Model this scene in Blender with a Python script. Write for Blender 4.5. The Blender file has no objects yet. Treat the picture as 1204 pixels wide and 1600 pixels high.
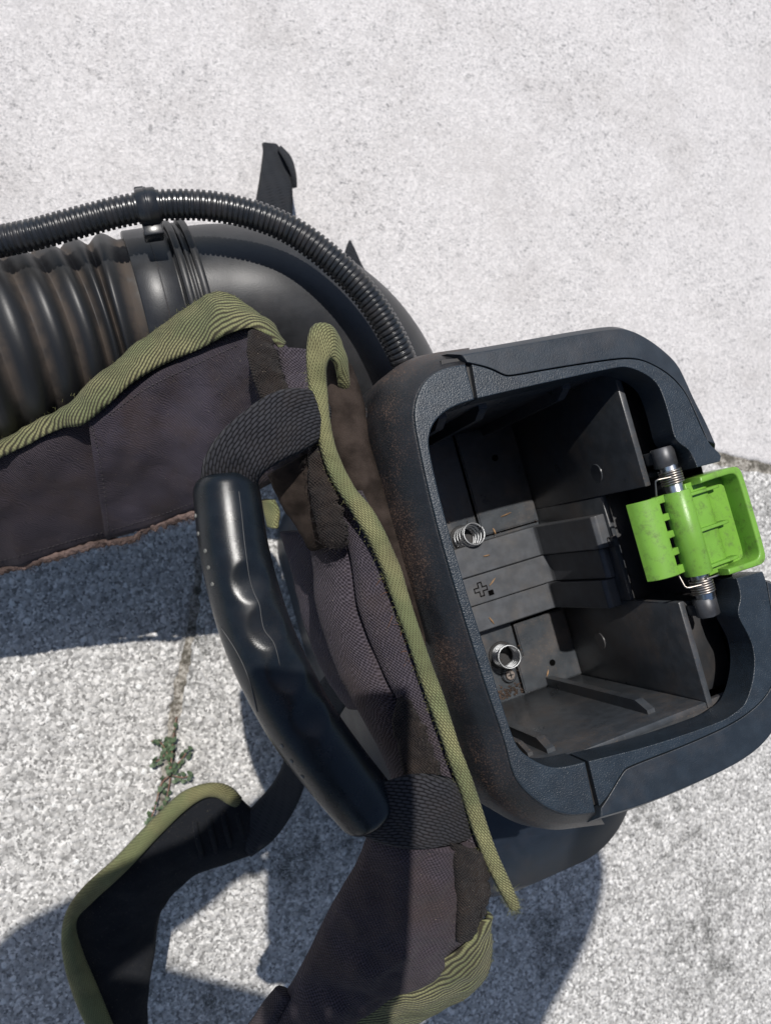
import bpy, bmesh, math, random
from mathutils import Vector, Matrix, noise
from mathutils.bvhtree import BVHTree
random.seed(7)
SC = bpy.context.scene
COL = SC.collection

# ------------------------------------------------------------------ camera
FPX, CAMH, NADIR = 1204.0, 0.83, (273.0, 912.0)      # focal length in photo pixels, lens height, where straight down lies
_zc = -Vector(((NADIR[0]-602)/FPX, (800-NADIR[1])/FPX, -1)).normalized()
_xc = Vector((1, 0, 0)); _xc = (_xc - _xc.dot(_zc)*_zc).normalized()
_yc = _zc.cross(_xc)
ROT = Matrix((_xc, _yc, _zc))                         # camera axes -> world axes
CAM = Vector((0, 0, CAMH))
cd = bpy.data.cameras.new('camera'); co = bpy.data.objects.new('camera', cd); COL.objects.link(co)
cd.sensor_fit = 'HORIZONTAL'; cd.sensor_width = 36; cd.lens = 36*FPX/1204
cd.clip_start = 0.01; cd.clip_end = 200
cd.dof.use_dof = True; cd.dof.focus_distance = 0.40; cd.dof.aperture_fstop = 20
m4 = ROT.to_4x4(); m4.translation = CAM; co.matrix_world = m4
SC.camera = co

# ------------------------------------------------------------------ sky, sun, exposure
SUN_TRAVEL = Vector((0.134, -0.357, -1.0)).normalized()
elev = math.asin(-SUN_TRAVEL.z); az = math.atan2(-SUN_TRAVEL.x, -SUN_TRAVEL.y)
wd = bpy.data.worlds.new('World'); SC.world = wd; wd.use_nodes = True
wn = wd.node_tree.nodes; wl = wd.node_tree.links
sky = wn.new('ShaderNodeTexSky'); sky.sky_type = 'NISHITA'; sky.sun_disc = False
sky.sun_elevation = elev; sky.sun_rotation = az
bg = wn['Background']; bg.inputs['Strength'].default_value = 0.09
wl.new(sky.outputs[0], bg.inputs['Color'])
sd = bpy.data.lights.new('sun', 'SUN'); sd.energy = 4.2; sd.angle = math.radians(0.53); sd.color = (1, 0.965, 0.92)
so = bpy.data.objects.new('sun', sd); COL.objects.link(so)
so.rotation_euler = SUN_TRAVEL.to_track_quat('-Z', 'Y').to_euler()
vs = SC.view_settings; vs.view_transform = 'Standard'; vs.look = 'None'; vs.gamma = 1; vs.use_curve_mapping = False
vs.exposure = 0.0

# ------------------------------------------------------------------ helpers
def W(px, py, z):
    """photo pixel + height -> world point"""
    d = ROT @ Vector(((px-602)/FPX, (800-py)/FPX, -1)); t = (z-CAMH)/d.z
    return CAM + d*t
def ray(px, py):
    return (ROT @ Vector(((px-602)/FPX, (800-py)/FPX, -1))).normalized()
BU, BV, BO = Vector((.961, .276, 0)), Vector((.276, -.961, 0)), Vector((.209, .0125, 0))
def B(u, v, z):
    """battery bay coordinates -> world"""
    return BO + BU*u + BV*v + Vector((0, 0, z))
def toB(p):
    q = Vector((p.x, p.y, 0)) - BO
    return q.dot(BU), q.dot(BV)

def cr(pts, n):
    """Catmull-Rom through points, n samples evenly in parameter"""
    P = [Vector(p) for p in pts]; k = len(P)-1; out = []
    for i in range(n):
        t = i/(n-1)*k; a = min(int(t), k-1); f = t-a
        p0 = P[a-1] if a > 0 else P[0]*2-P[1]; p1 = P[a]; p2 = P[a+1]; p3 = P[a+2] if a+2 <= k else P[k]*2-P[k-1]
        out.append(0.5*((2*p1) + (p2-p0)*f + (2*p0-5*p1+4*p2-p3)*f*f + (3*p1-p0-3*p2+p3)*f**3))
    return out
def even(pts, n):
    """resample a polyline evenly by length"""
    L = [0]
    for a, b in zip(pts, pts[1:]): L.append(L[-1]+(b-a).length)
    out = []; j = 0
    for i in range(n):
        s = L[-1]*i/(n-1)
        while j < len(L)-2 and L[j+1] < s: j += 1
        f = (s-L[j])/max(L[j+1]-L[j], 1e-9)
        out.append(pts[j].lerp(pts[j+1], min(max(f, 0), 1)))
    return out

def link(name, me, mat, parent=None, smooth=True):
    if smooth:
        for p in me.polygons: p.use_smooth = True
    if mat: me.materials.append(mat)
    o = bpy.data.objects.new(name, me); COL.objects.link(o)
    if parent: o.parent = parent
    return o
def mesh(name, verts, faces, mat, parent=None, uvs=None, smooth=True):
    me = bpy.data.meshes.new(name); me.from_pydata([tuple(v) for v in verts], [], faces); me.update()
    if uvs:
        ul = me.uv_layers.new(name='UVMap')
        for i, l in enumerate(me.loops): ul.data[i].uv = uvs[l.vertex_index]
    bm = bmesh.new(); bm.from_mesh(me); bmesh.ops.recalc_face_normals(bm, faces=bm.faces); bm.to_mesh(me); bm.free()
    return link(name, me, mat, parent, smooth)
def sharp(o, deg=40):
    """flat across sharp edges"""
    bm = bmesh.new(); bm.from_mesh(o.data)
    for e in bm.edges:
        if len(e.link_faces) == 2 and e.calc_face_angle(0) > math.radians(deg): e.smooth = False
    bm.to_mesh(o.data); bm.free()
    return o
def tag(o, label, cat, group=None, kind=None):
    if label: o['label'] = label
    if cat: o['category'] = cat
    if group: o['group'] = group
    if kind: o['kind'] = kind
    return o

def PX(pts): return [W(*p) for p in pts]
def strip(name, A, Bp, th, mat, parent, n=60, m=12, power=2.6, wr=0.0, wf=60, sag=0.0, ragged=0.0, seed=0, bulge=0.0, par=False):
    """cushioned ribbon between two edge lines given as (px, py, z)"""
    ea, eb = (cr(PX(A), n), cr(PX(Bp), n)) if par else (even(cr(PX(A), n*3), n), even(cr(PX(Bp), n*3), n))
    V, Fc, UV = [], [], []; s = 0; ring = 2*m
    for i in range(n):
        a, b = ea[i].copy(), eb[i].copy()
        if i: s += ((ea[i]+eb[i])/2-(ea[i-1]+eb[i-1])/2).length
        i0, i1 = max(i-1, 0), min(i+1, n-1)
        T = (ea[i1]+eb[i1]-ea[i0]-eb[i0]).normalized(); across = b-a
        N = across.cross(T).normalized()
        if N.dot(CAM-a) < 0: N = -N
        if ragged:
            b = b + across.normalized()*ragged*noise.noise((s*260, seed, 3.1)); a = a + across.normalized()*ragged*.3*noise.noise((s*200, seed, 9.1))
        w = across.length; kf = min(1.0, w/(1.6*th+1e-6))
        for j in range(ring):
            t = j/m if j <= m else 2-j/m
            c = abs(2*t-1); prof = max(1-c**power, 0)**(1/power)*th/2*kf
            p = a.lerp(b, t) + N*(bulge*kf*(1-c*c))
            q = p + N*(prof if j <= m else -prof)
            if wr:
                q += N*wr*prof/(th/2)*(noise.noise((p.x*wf, p.y*wf, seed)) + .5*noise.noise((p.x*wf*2.3, p.y*wf*2.3, seed+4)))
            V.append(q); UV.append((s, t*w))
    for i in range(n-1):
        for j in range(ring):
            k = (j+1) % ring
            Fc.append((i*ring+j, i*ring+k, (i+1)*ring+k, (i+1)*ring+j))
    Fc.append(tuple(range(ring))); Fc.append(tuple((n-1)*ring+j for j in range(ring)))
    return mesh(name, V, Fc, mat, parent, UV)
def sweep(name, path, rad, mat, parent, seg=24, cap=True, flat=1.0, flatdir=None):
    """tube along world points; rad is a number or f(i, s)"""
    V, Fc, UV = [], [], []; n = len(path); s = 0; up = None
    for i, p in enumerate(path):
        T = (path[min(i+1, n-1)]-path[max(i-1, 0)]).normalized()
        if up is None: up = T.orthogonal().normalized() if flatdir is None else flatdir
        up = (up-T*up.dot(T)).normalized(); sd_ = T.cross(up)
        if i: s += (p-path[i-1]).length
        r = rad(i, s) if callable(rad) else rad
        for j in range(seg):
            a = 2*math.pi*j/seg
            V.append(p + up*(math.cos(a)*r*flat) + sd_*(math.sin(a)*r)); UV.append((s, j/seg*2*math.pi*0.02))
    for i in range(n-1):
        for j in range(seg):
            k = (j+1) % seg; Fc.append((i*seg+j, i*seg+k, (i+1)*seg+k, (i+1)*seg+j))
    if cap: Fc.append(tuple(range(seg))); Fc.append(tuple((n-1)*seg+j for j in range(seg)))
    return mesh(name, V, Fc, mat, parent, UV)
def chaikin(P, it=2):
    for _ in range(it):
        Q = [P[0]]
        for a, b in zip(P, P[1:]): Q += [a.lerp(b, .25), a.lerp(b, .75)]
        P = Q+[P[-1]]
    return P
def band(name, outer, inner, z, oprof, iprof, mat, parent, it=2, N=110, sh=50):
    """plate between an outer and an inner chain (lists of world points); prof = [(outward offset, dz)...] per ring"""
    outer, inner = even(chaikin(outer, it), N), even(chaikin(inner, it), N)
    P = [Vector((p.x, p.y)) for p in outer] + [Vector((p.x, p.y)) for p in reversed(inner)]
    no = N; n = 2*N
    area = sum(P[i].x*P[(i+1) % n].y-P[(i+1) % n].x*P[i].y for i in range(n))
    sg = 1 if area > 0 else -1
    nor = []
    for i in range(n):
        d1 = (P[i]-P[i-1]); d2 = (P[(i+1) % n]-P[i])
        d1 = d1.normalized() if d1.length > 1e-7 else d2.normalized(); d2 = d2.normalized() if d2.length > 1e-7 else d1
        n1 = Vector((d1.y, -d1.x))*sg; n2 = Vector((d2.y, -d2.x))*sg
        b = n1+n2
        b = b.normalized() if b.length > 1e-6 else n1
        nor.append(b/max(b.dot(n1), .6))
    V, Fc = [], []
    R = len(oprof)
    for r in range(R):
        for i in range(n):
            o, dz = oprof[r] if i < no else iprof[r]
            q = P[i]+nor[i]*o; V.append((q.x, q.y, z+dz))
    for r in range(R-1):
        for i in range(n):
            k = (i+1) % n; Fc.append((r*n+i, r*n+k, (r+1)*n+k, (r+1)*n+i))
    for r in (0, R-1):
        for i in range(N-1): Fc.append((r*n+i, r*n+i+1, r*n+n-2-i, r*n+n-1-i))
    return sharp(mesh(name, V, Fc, mat, parent), sh)
def box(name, u0, u1, v0, v1, z0, z1, mat, parent, bev=0.0012, fr=B, seg=2):
    bm = bmesh.new(); bmesh.ops.create_cube(bm, size=1)
    for v in bm.verts: v.co = Vector(((u0+u1)/2+v.co.x*(u1-u0), (v0+v1)/2+v.co.y*(v1-v0), (z0+z1)/2+v.co.z*(z1-z0)))
    if bev: bmesh.ops.bevel(bm, geom=bm.edges[:], offset=bev, segments=seg, affect='EDGES', profile=.5)
    for v in bm.verts: v.co = fr(*v.co)
    bmesh.ops.recalc_face_normals(bm, faces=bm.faces)
    me = bpy.data.meshes.new(name); bm.to_mesh(me); bm.free()
    return sharp(link(name, me, mat, parent), 35)
def cyl(name, a, b, r, mat, parent, seg=24, r2=None, bev=.0006):
    a, b = Vector(a), Vector(b); T = (b-a).normalized(); L = (b-a).length
    r2 = r if r2 is None else r2; bev = min(bev, L*.3)
    path = [a, a+T*1e-5, a+T*bev, b-T*bev, b-T*1e-5, b]; rr = [r-bev, r-bev, r, r2, r2-bev, r2-bev]
    return sharp(sweep(name, path, lambda i, s: rr[i], mat, parent, seg), 60)

# ------------------------------------------------------------------ materials
class NB:
    def __init__(s, name):
        s.m = bpy.data.materials.new(name); s.m.use_nodes = True
        s.t = s.m.node_tree; s.n = s.t.nodes; s.l = s.t.links; s.b = s.n['Principled BSDF']; s.out = s.n['Material Output']
        s.tc = s.n.new('ShaderNodeTexCoord')
    def _in(s, sock, v):
        if v is None: return
        if isinstance(v, bpy.types.NodeSocket): s.l.new(v, sock)
        else:
            if isinstance(v, (tuple, list)) and len(v) == 3 and sock.type == 'RGBA': v = (*v, 1)
            sock.default_value = v
    def set(s, **k):
        nm = {'col': 'Base Color', 'rough': 'Roughness', 'metal': 'Metallic', 'spec': 'Specular IOR Level', 'nor': 'Normal', 'coat': 'Coat Weight', 'crough': 'Coat Roughness', 'sheen': 'Sheen Weight', 'sub': 'Subsurface Weight'}
        for a, v in k.items(): s._in(s.b.inputs[nm[a]], v)
        return s
    def noise(s, scale, detail=3, rough=.55, vec=None, dist=0.0):
        x = s.n.new('ShaderNodeTexNoise'); x.inputs['Scale'].default_value = scale; x.inputs['Detail'].default_value = detail
        x.inputs['Roughness'].default_value = rough; x.inputs['Distortion'].default_value = dist
        s.l.new(vec or s.tc.outputs['Object'], x.inputs['Vector']); return x.outputs['Fac']
    def vor(s, scale, feat='F1', out='Distance', vec=None, rnd=1.0):
        x = s.n.new('ShaderNodeTexVoronoi'); x.feature = feat; x.inputs['Scale'].default_value = scale; x.inputs['Randomness'].default_value = rnd
        s.l.new(vec or s.tc.outputs['Object'], x.inputs['Vector']); return x.outputs[out]
    def math(s, op, a, b=None, c=None, clamp=False):
        x = s.n.new('ShaderNodeMath'); x.operation = op; x.use_clamp = clamp
        for i, v in enumerate((a, b, c)):
            if v is not None: s._in(x.inputs[i], v)
        return x.outputs[0]
    def rng(s, v, a, b, c=0.0, d=1.0):
        x = s.n.new('ShaderNodeMapRange'); s._in(x.inputs[0], v)
        for i, q in enumerate((a, b, c, d)): x.inputs[i+1].default_value = q
        x.interpolation_type = 'SMOOTHSTEP'; return x.outputs[0]
    def mix(s, f, a, b, blend='MIX'):
        x = s.n.new('ShaderNodeMix'); x.data_type = 'RGBA'; x.blend_type = blend
        s._in(x.inputs[0], f); s._in(x.inputs[6], a); s._in(x.inputs[7], b); return x.outputs[2]
    def bump(s, h, dist, strength=1.0, nor=None):
        x = s.n.new('ShaderNodeBump'); x.inputs['Distance'].default_value = dist; x.inputs['Strength'].default_value = strength
        s.l.new(h, x.inputs['Height'])
        if nor: s.l.new(nor, x.inputs['Normal'])
        return x.outputs[0]
    def sep(s, v):
        x = s.n.new('ShaderNodeSeparateXYZ'); s.l.new(v, x.inputs[0]); return x.outputs
    def up(s):
        g = s.n.new('ShaderNodeNewGeometry'); return s.sep(g.outputs['Normal'])[2]

def plastic(name, col, rough=.42, grain=0.00012, gscale=1800, dust=.35, dustcol=(.11, .075, .05), dscale=35, specks=True, spec=.5, sgain=2.0, sscale=900, s0=.66, zlo=None):
    k = NB(name)
    g = k.noise(gscale, 2); big = k.noise(dscale, 5, .65); sp = k.noise(sscale, 2, .7)
    c = k.mix(k.rng(k.noise(120, 4), .35, .7), col, tuple(x*1.35 for x in col))
    f = k.math('MULTIPLY', k.rng(big, .42, .72), dust)
    if specks: f = k.math('ADD', f, k.math('MULTIPLY', k.rng(sp, s0, s0+.1), k.math('MULTIPLY', k.rng(big, .3, .65), min(dust*sgain, .95))), clamp=True)
    if zlo: f = k.math('MULTIPLY', f, k.rng(k.math('MULTIPLY_ADD', k.noise(30, 3), .012, k.sep(k.tc.outputs['Object'])[2]), zlo[0], zlo[1], .16, 1.0))
    c = k.mix(f, c, dustcol)
    r = k.math('ADD', k.math('MULTIPLY', f, .4), k.math('MULTIPLY_ADD', k.noise(60, 4), .18, rough-.09), clamp=True)
    k.set(col=c, rough=r, spec=spec, nor=k.bump(g, grain))
    return k.m
def weave(name, c0, c1, p, dirt=.4, dirtcol=(.06, .042, .03), rough=.85, h=.0005, sheen=.04, fade=None):
    k = NB(name); u, v, _ = k.sep(k.tc.outputs['UV'])
    wob = k.math('MULTIPLY', k.math('SUBTRACT', k.noise(140, 2), .5), p*1.6)
    a = k.math('SINE', k.math('MULTIPLY', k.math('ADD', u, wob), 2*math.pi/p)); b = k.math('SINE', k.math('MULTIPLY', k.math('ADD', v, wob), 2*math.pi/p))
    ht = k.math('MULTIPLY_ADD', k.math('MULTIPLY', a, b), .5, .5)
    c = k.mix(ht, c0, c1)
    if fade: c = k.mix(k.rng(k.noise(16, 3), .38, .66), c, k.mix(ht, tuple(x*.6 for x in fade), fade))
    c = k.mix(k.math('MULTIPLY', k.rng(k.noise(22, 5, .7), .4, .72), dirt), c, dirtcol)
    c = k.mix(k.math('MULTIPLY', k.rng(k.noise(1100, 2), .67, .75), .6), c, (.24, .20, .15))
    cre = k.bump(k.noise(40, 3, .5, dist=.3), .0060, .6)
    k.set(col=c, rough=rough, spec=.12, nor=k.bump(k.math('ADD', ht, k.math('MULTIPLY', k.noise(900, 3), .5)), h, nor=cre), sheen=sheen)
    return k.m
def webbing(name, c0, c1, p, ang, q, dirt=.3, dirtcol=(.05, .035, .025), fade=None, h=.0004, con=.5, twill=False):
    """rows of yarn at an angle to the band's length; p = row pitch, q = yarn length along a row"""
    k = NB(name); u, v, _ = k.sep(k.tc.outputs['UV'])
    wob = k.math('MULTIPLY', k.math('SUBTRACT', k.noise(70, 2), .5), p*1.5)
    ca, sa = math.cos(ang), math.sin(ang)
    row = k.math('DIVIDE', k.math('ADD', k.math('MULTIPLY_ADD', u, -sa, k.math('MULTIPLY', v, ca)), wob), p)
    al = k.math('DIVIDE', k.math('MULTIPLY_ADD', u, ca, k.math('MULTIPLY', v, sa)), q)
    st = k.math('MULTIPLY_ADD', k.math('SINE', k.math('MULTIPLY', row, 2*math.pi)), .5, .5) if twill else k.math('ABSOLUTE', k.math('SINE', k.math('MULTIPLY', row, math.pi)))
    ce = k.math('ABSOLUTE', k.math('SINE', k.math('MULTIPLY', k.math('MULTIPLY_ADD', k.math('FLOOR', row), .5, al), math.pi)))
    ht = k.math('MULTIPLY', k.math('POWER', st, .6), k.math('MULTIPLY_ADD', k.math('POWER', ce, .6), con, 1-con))
    base = c1
    if fade: base = k.mix(k.rng(k.noise(30, 4), .38, .62), c1, fade)
    base = k.mix(k.math('MULTIPLY', k.noise(600, 2), .5), base, tuple(x*.5 for x in c1))
    c = k.mix(k.rng(ht, .2, .95), c0, base)
    c = k.mix(k.math('MULTIPLY', k.rng(k.noise(26, 5, .7), .42, .75), dirt), c, dirtcol)
    k.set(col=c, rough=.9, spec=.12, nor=k.bump(k.math('ADD', ht, k.math('MULTIPLY', k.noise(1100, 2), .35)), h), sheen=.04)
    return k.m
def simple(name, col, rough=.5, metal=0.0, bump=0.0, bs=600, spec=.5, var=.25, sheen=0.0):
    k = NB(name); c = k.mix(k.rng(k.noise(70, 4), .3, .7), tuple(x*(1-var) for x in col), tuple(min(x*(1+var), 1) for x in col))
    k.set(col=c, rough=k.math('MULTIPLY_ADD', k.noise(110, 3), .2, rough-.1), metal=metal, spec=spec, sheen=sheen)
    if bump: k.set(nor=k.bump(k.noise(bs, 3), bump))
    return k.m

M = {}
M['rim'] = plastic('rim plastic', (.0150, .0225, .0310), .36, .00030, 1300, .05, dscale=28, sgain=4)
M['hull'] = plastic('dusty hull plastic', (.0105, .012, .0145), .4, .0002, 1500, .26, (.14, .086, .060), 26, sgain=3.4, sscale=1050, s0=.53, zlo=(.474, .456))
M['trim'] = plastic('trim plastic', (.0135, .0200, .0280), .42, .00015, 1700, .12)
M['liner'] = plastic('bay liner plastic', (.040, .045, .051), .30, .00004, 900, .32, (.13, .095, .07), 34, sgain=2.6, s0=.60)
M['block'] = plastic('connector plastic', (.055, .059, .066), .42, .00004, 900, .22, (.12, .09, .06), 40)
M['recess_shade'] = simple('black recess shade', (.0015, .0015, .0015), .95, spec=.05)  # black that stands in for shade in gaps, holes and the plus channel
M['dark'] = plastic('dark plastic and recess shade', (.012, .013, .015), .5, .00004, 900, .2)  # dark parts; on the side ledges it also stands in for shade
M['grip'] = plastic('glossy grip', (.0060, .0085, .0115), .27, .00005, 2600, .05, dscale=50, spec=.4)
M['duct'] = plastic('duct plastic', (.017, .018, .020), .40, .00006, 1200, .22, (.07, .06, .055), 14)
PITCH = .0190
def hose_mat():
    k = NB('hose rubber'); u, _, _ = k.sep(k.tc.outputs['UV'])
    f = k.math('FRACT', k.math('DIVIDE', k.math('SUBTRACT', u, .030), PITCH)); g = k.math('ABSOLUTE', k.math('MULTIPLY_ADD', f, 2, -1))
    d = k.math('MULTIPLY', k.rng(g, .42, .95), k.rng(k.noise(60, 5, .65), .3, .6, .25, .95))
    d = k.math('ADD', d, k.math('MULTIPLY', k.rng(k.noise(900, 2, .7), .68, .76), .35), clamp=True)
    k.set(col=k.mix(d, (.013, .0135, .0145), (.060, .046, .036)), rough=k.math('MULTIPLY_ADD', d, .4, .45), nor=k.bump(k.noise(800, 3), .00005)); return k.m
M['hose'] = hose_mat()
M['conduit'] = plastic('conduit plastic', (.016, .018, .021), .27, .00002, 900, .12, dscale=60)
M['body'] = plastic('body plastic', (.009, .013, .020), .42, .0001, 1500, .12)
M['fabric'] = weave('strap fabric', (.011, .0095, .012), (.080, .066, .082), .0020, .5, (.052, .036, .030), fade=(.062, .050, .058))
M['fabric2'] = weave('strap fabric dark', (.012, .0105, .0135), (.062, .052, .063), .0018, .62, (.046, .032, .027), fade=(.074, .063, .082))
M['gusset'] = weave('pad weave', (.017, .014, .018), (.098, .084, .102), .0021, .35, (.07, .048, .035), h=.0007)
M['suede'] = simple('brown pad back', (.034, .026, .022), .95, bump=.0004, bs=1500, var=.45, spec=.08)
M['inner'] = weave('dark inner strap fabric', (.007, .008, .010), (.016, .018, .023), .0015, .0)
M['green_web'] = webbing('green webbing', (.046, .042, .028), (.295, .285, .145), .0028, .60, .0018, .35, fade=(.18, .205, .10), con=.4, twill=True)
M['green_web2'] = webbing('long green webbing', (.062, .058, .030), (.315, .305, .15), .0014, .5, .0020, .45, fade=(.205, .24, .115), h=.0003, con=.6)
M['black_web'] = webbing('black webbing', (.004, .004, .005), (.044, .044, .050), .0016, .22, .0042, .25, con=.6, h=.0005)
M['belt_web'] = webbing('belt webbing', (.010, .011, .013), (.036, .039, .045), .0018, 1.2, .02, .1)
M['worn'] = weave('worn tape', (.008, .007, .007), (.034, .029, .028), .0017, .7, (.050, .036, .028), h=.0009)
M['hem'] = simple('frayed hem', (.115, .082, .072), .95, bump=.0012, bs=700, var=.5, spec=.1)
M['stitch'] = simple('stitch thread', (.055, .048, .052), .8)
M['thread'] = simple('loose threads', (.07, .06, .055), .9, spec=.1)
M['rust_thread'] = simple('orange threads', (.30, .14, .06), .9, spec=.1)
M['lime_thread'] = simple('lime threads', (.27, .27, .12), .9, spec=.1)
M['steel'] = simple('steel', (.62, .63, .64), .3, 1.0, var=.1)
M['spring'] = simple('spring wire', (.40, .41, .42), .48, 1.0, var=.1)
M['gunmetal'] = simple('worn metal', (.075, .076, .08), .45, .5, var=.5)
M['copper'] = simple('torsion spring wire', (.38, .34, .30), .4, 1.0, var=.15)
M['wire'] = simple('wire', (.45, .38, .33), .4, 1.0)
M['seam'] = simple('dusty seam', (.06, .06, .06), .7)
M['stud'] = simple('dusty stud', (.13, .13, .12), .6)
M['straw'] = simple('straw', (.30, .18, .09), .8, var=.4)
M['soil'] = simple('soil crumbs', (.085, .055, .04), .95, var=.6)
def green_mat():
    k = NB('green plastic')
    d = k.rng(k.noise(130, 6, .8), .48, .70)
    c = k.mix(k.rng(k.noise(30, 3), .3, .7), (.150, .320, .042), (.180, .375, .052))
    c = k.mix(k.math('MULTIPLY', d, .7), c, (.075, .10, .03))
    k.set(col=c, rough=k.math('MULTIPLY_ADD', d, .3, .36), nor=k.bump(k.noise(1300, 2), .00006)); return k.m
M['green'] = green_mat()

def concrete(name, coarse, tint, stain):
    k = NB(name); P = k.tc.outputs['Object']
    warp = k.n.new('ShaderNodeVectorMath'); warp.operation = 'ADD'
    ns = k.n.new('ShaderNodeTexNoise'); ns.inputs['Scale'].default_value = 160; k.l.new(P, ns.inputs['Vector'])
    sc = k.n.new('ShaderNodeVectorMath'); sc.operation = 'SCALE'; sc.inputs['Scale'].default_value = .004; k.l.new(ns.outputs['Color'], sc.inputs[0])
    k.l.new(P, warp.inputs[0]); k.l.new(sc.outputs[0], warp.inputs[1]); Q = warp.outputs[0]
    d1 = k.vor(132, vec=Q); c1 = k.sep(k.vor(132, out='Color', vec=Q))[0]
    d2 = k.vor(420, vec=Q); c2 = k.sep(k.vor(420, out='Color', vec=Q))[1]
    fine = k.noise(700, 4, .7); blot = k.noise(9, 6, .62); mid = k.noise(45, 5, .7)
    if coarse:
        def ramp(v, stops):
            r = k.n.new('ShaderNodeValToRGB'); k.l.new(v, r.inputs[0]); e = r.color_ramp.elements
            for q, (pos, mul) in enumerate(stops):
                el = e[q] if q < 2 else e.new(pos)
                el.position = pos; el.color = tuple(min(x*mul, .88) for x in tint)+(1,)
            return r.outputs[0]
        stone = ramp(c1, [(0.0, .62), (1.0, 1.45), (.25, .85), (.60, .98), (.80, 1.10), (.9, 1.35)])
        grit = ramp(c2, [(0.0, .32), (1.0, 1.4), (.35, .66), (.7, .95)])
        gap = k.rng(d1, .30, .44)
        c = k.mix(gap, stone, grit)
        pit = k.rng(k.noise(300, 4, .75), .54, .62)
        c = k.mix(k.math('MULTIPLY', pit, .30+.25*(stain > .9)), c, (.10, .098, .09))
        dirt = k.math('MULTIPLY', k.rng(k.math('MULTIPLY_ADD', mid, .55, k.math('MULTIPLY', blot, .6)), .58, .74), stain)
        c = k.mix(k.math('MULTIPLY', dirt, k.rng(fine, .35, .6)), c, (.045, .047, .042))
        ht = k.math('ADD', k.math('MULTIPLY', k.math('SUBTRACT', 1.0, k.rng(d1, .0, .6)), 1.0), k.math('MULTIPLY', fine, .7)); dist = .0016
    else:
        c = k.mix(c2, tuple(x*.86 for x in tint), tuple(min(x*1.12, .9) for x in tint))
        c = k.mix(k.math('MULTIPLY', k.rng(k.noise(210, 3, .6), .60, .70), .42), c, (.16, .16, .165))
        clus = k.rng(k.noise(7, 4, .7), .36, .64, .25, 1.0)
        for sc_n, a, b, amt, cc in ((230, .535, .61, .55, .20), (125, .575, .625, .75, .14), (430, .54, .62, .45, .26), (62, .615, .65, .65, .14)):
            c = k.mix(k.math('MULTIPLY', k.math('MULTIPLY', k.rng(k.noise(sc_n, 5, .75), a, b), clus), amt), c, (cc, cc, cc*1.03))
        c = k.mix(k.math('MULTIPLY', k.rng(k.noise(380, 3, .7), .58, .72), .5), c, (.78, .76, .74))
        c = k.mix(k.math('MULTIPLY', k.rng(mid, .50, .72), .26), c, (.33, .32, .32))
        c = k.mix(k.math('MULTIPLY', k.rng(blot, .45, .72), .26), c, (.40, .37, .345))
        ht = k.math('ADD', k.math('MULTIPLY', k.noise(330, 4, .7), 1.0), k.math('MULTIPLY', c2, .45)); dist = .0013
    k.set(col=c, rough=.9, spec=.25, nor=k.bump(ht, dist)); return k.m
M['slab_smooth'] = concrete('smooth concrete', False, (.67, .642, .625), 0)
M['slab_coarse'] = concrete('exposed aggregate concrete', True, (.625, .61, .585), .40)
M['slab_mossy'] = concrete('stained aggregate concrete', True, (.59, .575, .55), 1.0)
def dirt_mat():
    k = NB('joint dirt'); c = k.mix(k.rng(k.noise(260, 6, .75), .36, .64), (.10, .088, .070), (.46, .43, .38))
    c = k.mix(k.math('MULTIPLY', k.rng(k.noise(55, 4), .50, .62), .75), c, (.055, .050, .038))
    k.set(col=c, rough=.95, spec=.1, nor=k.bump(k.noise(300, 5, .7), .0015)); return k.m
M['dirt'] = dirt_mat()
M['leaf'] = simple('weed leaf', (.075, .115, .058), .6, var=.45)
M['stem'] = simple('weed stem', (.20, .11, .075), .7)

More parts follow.
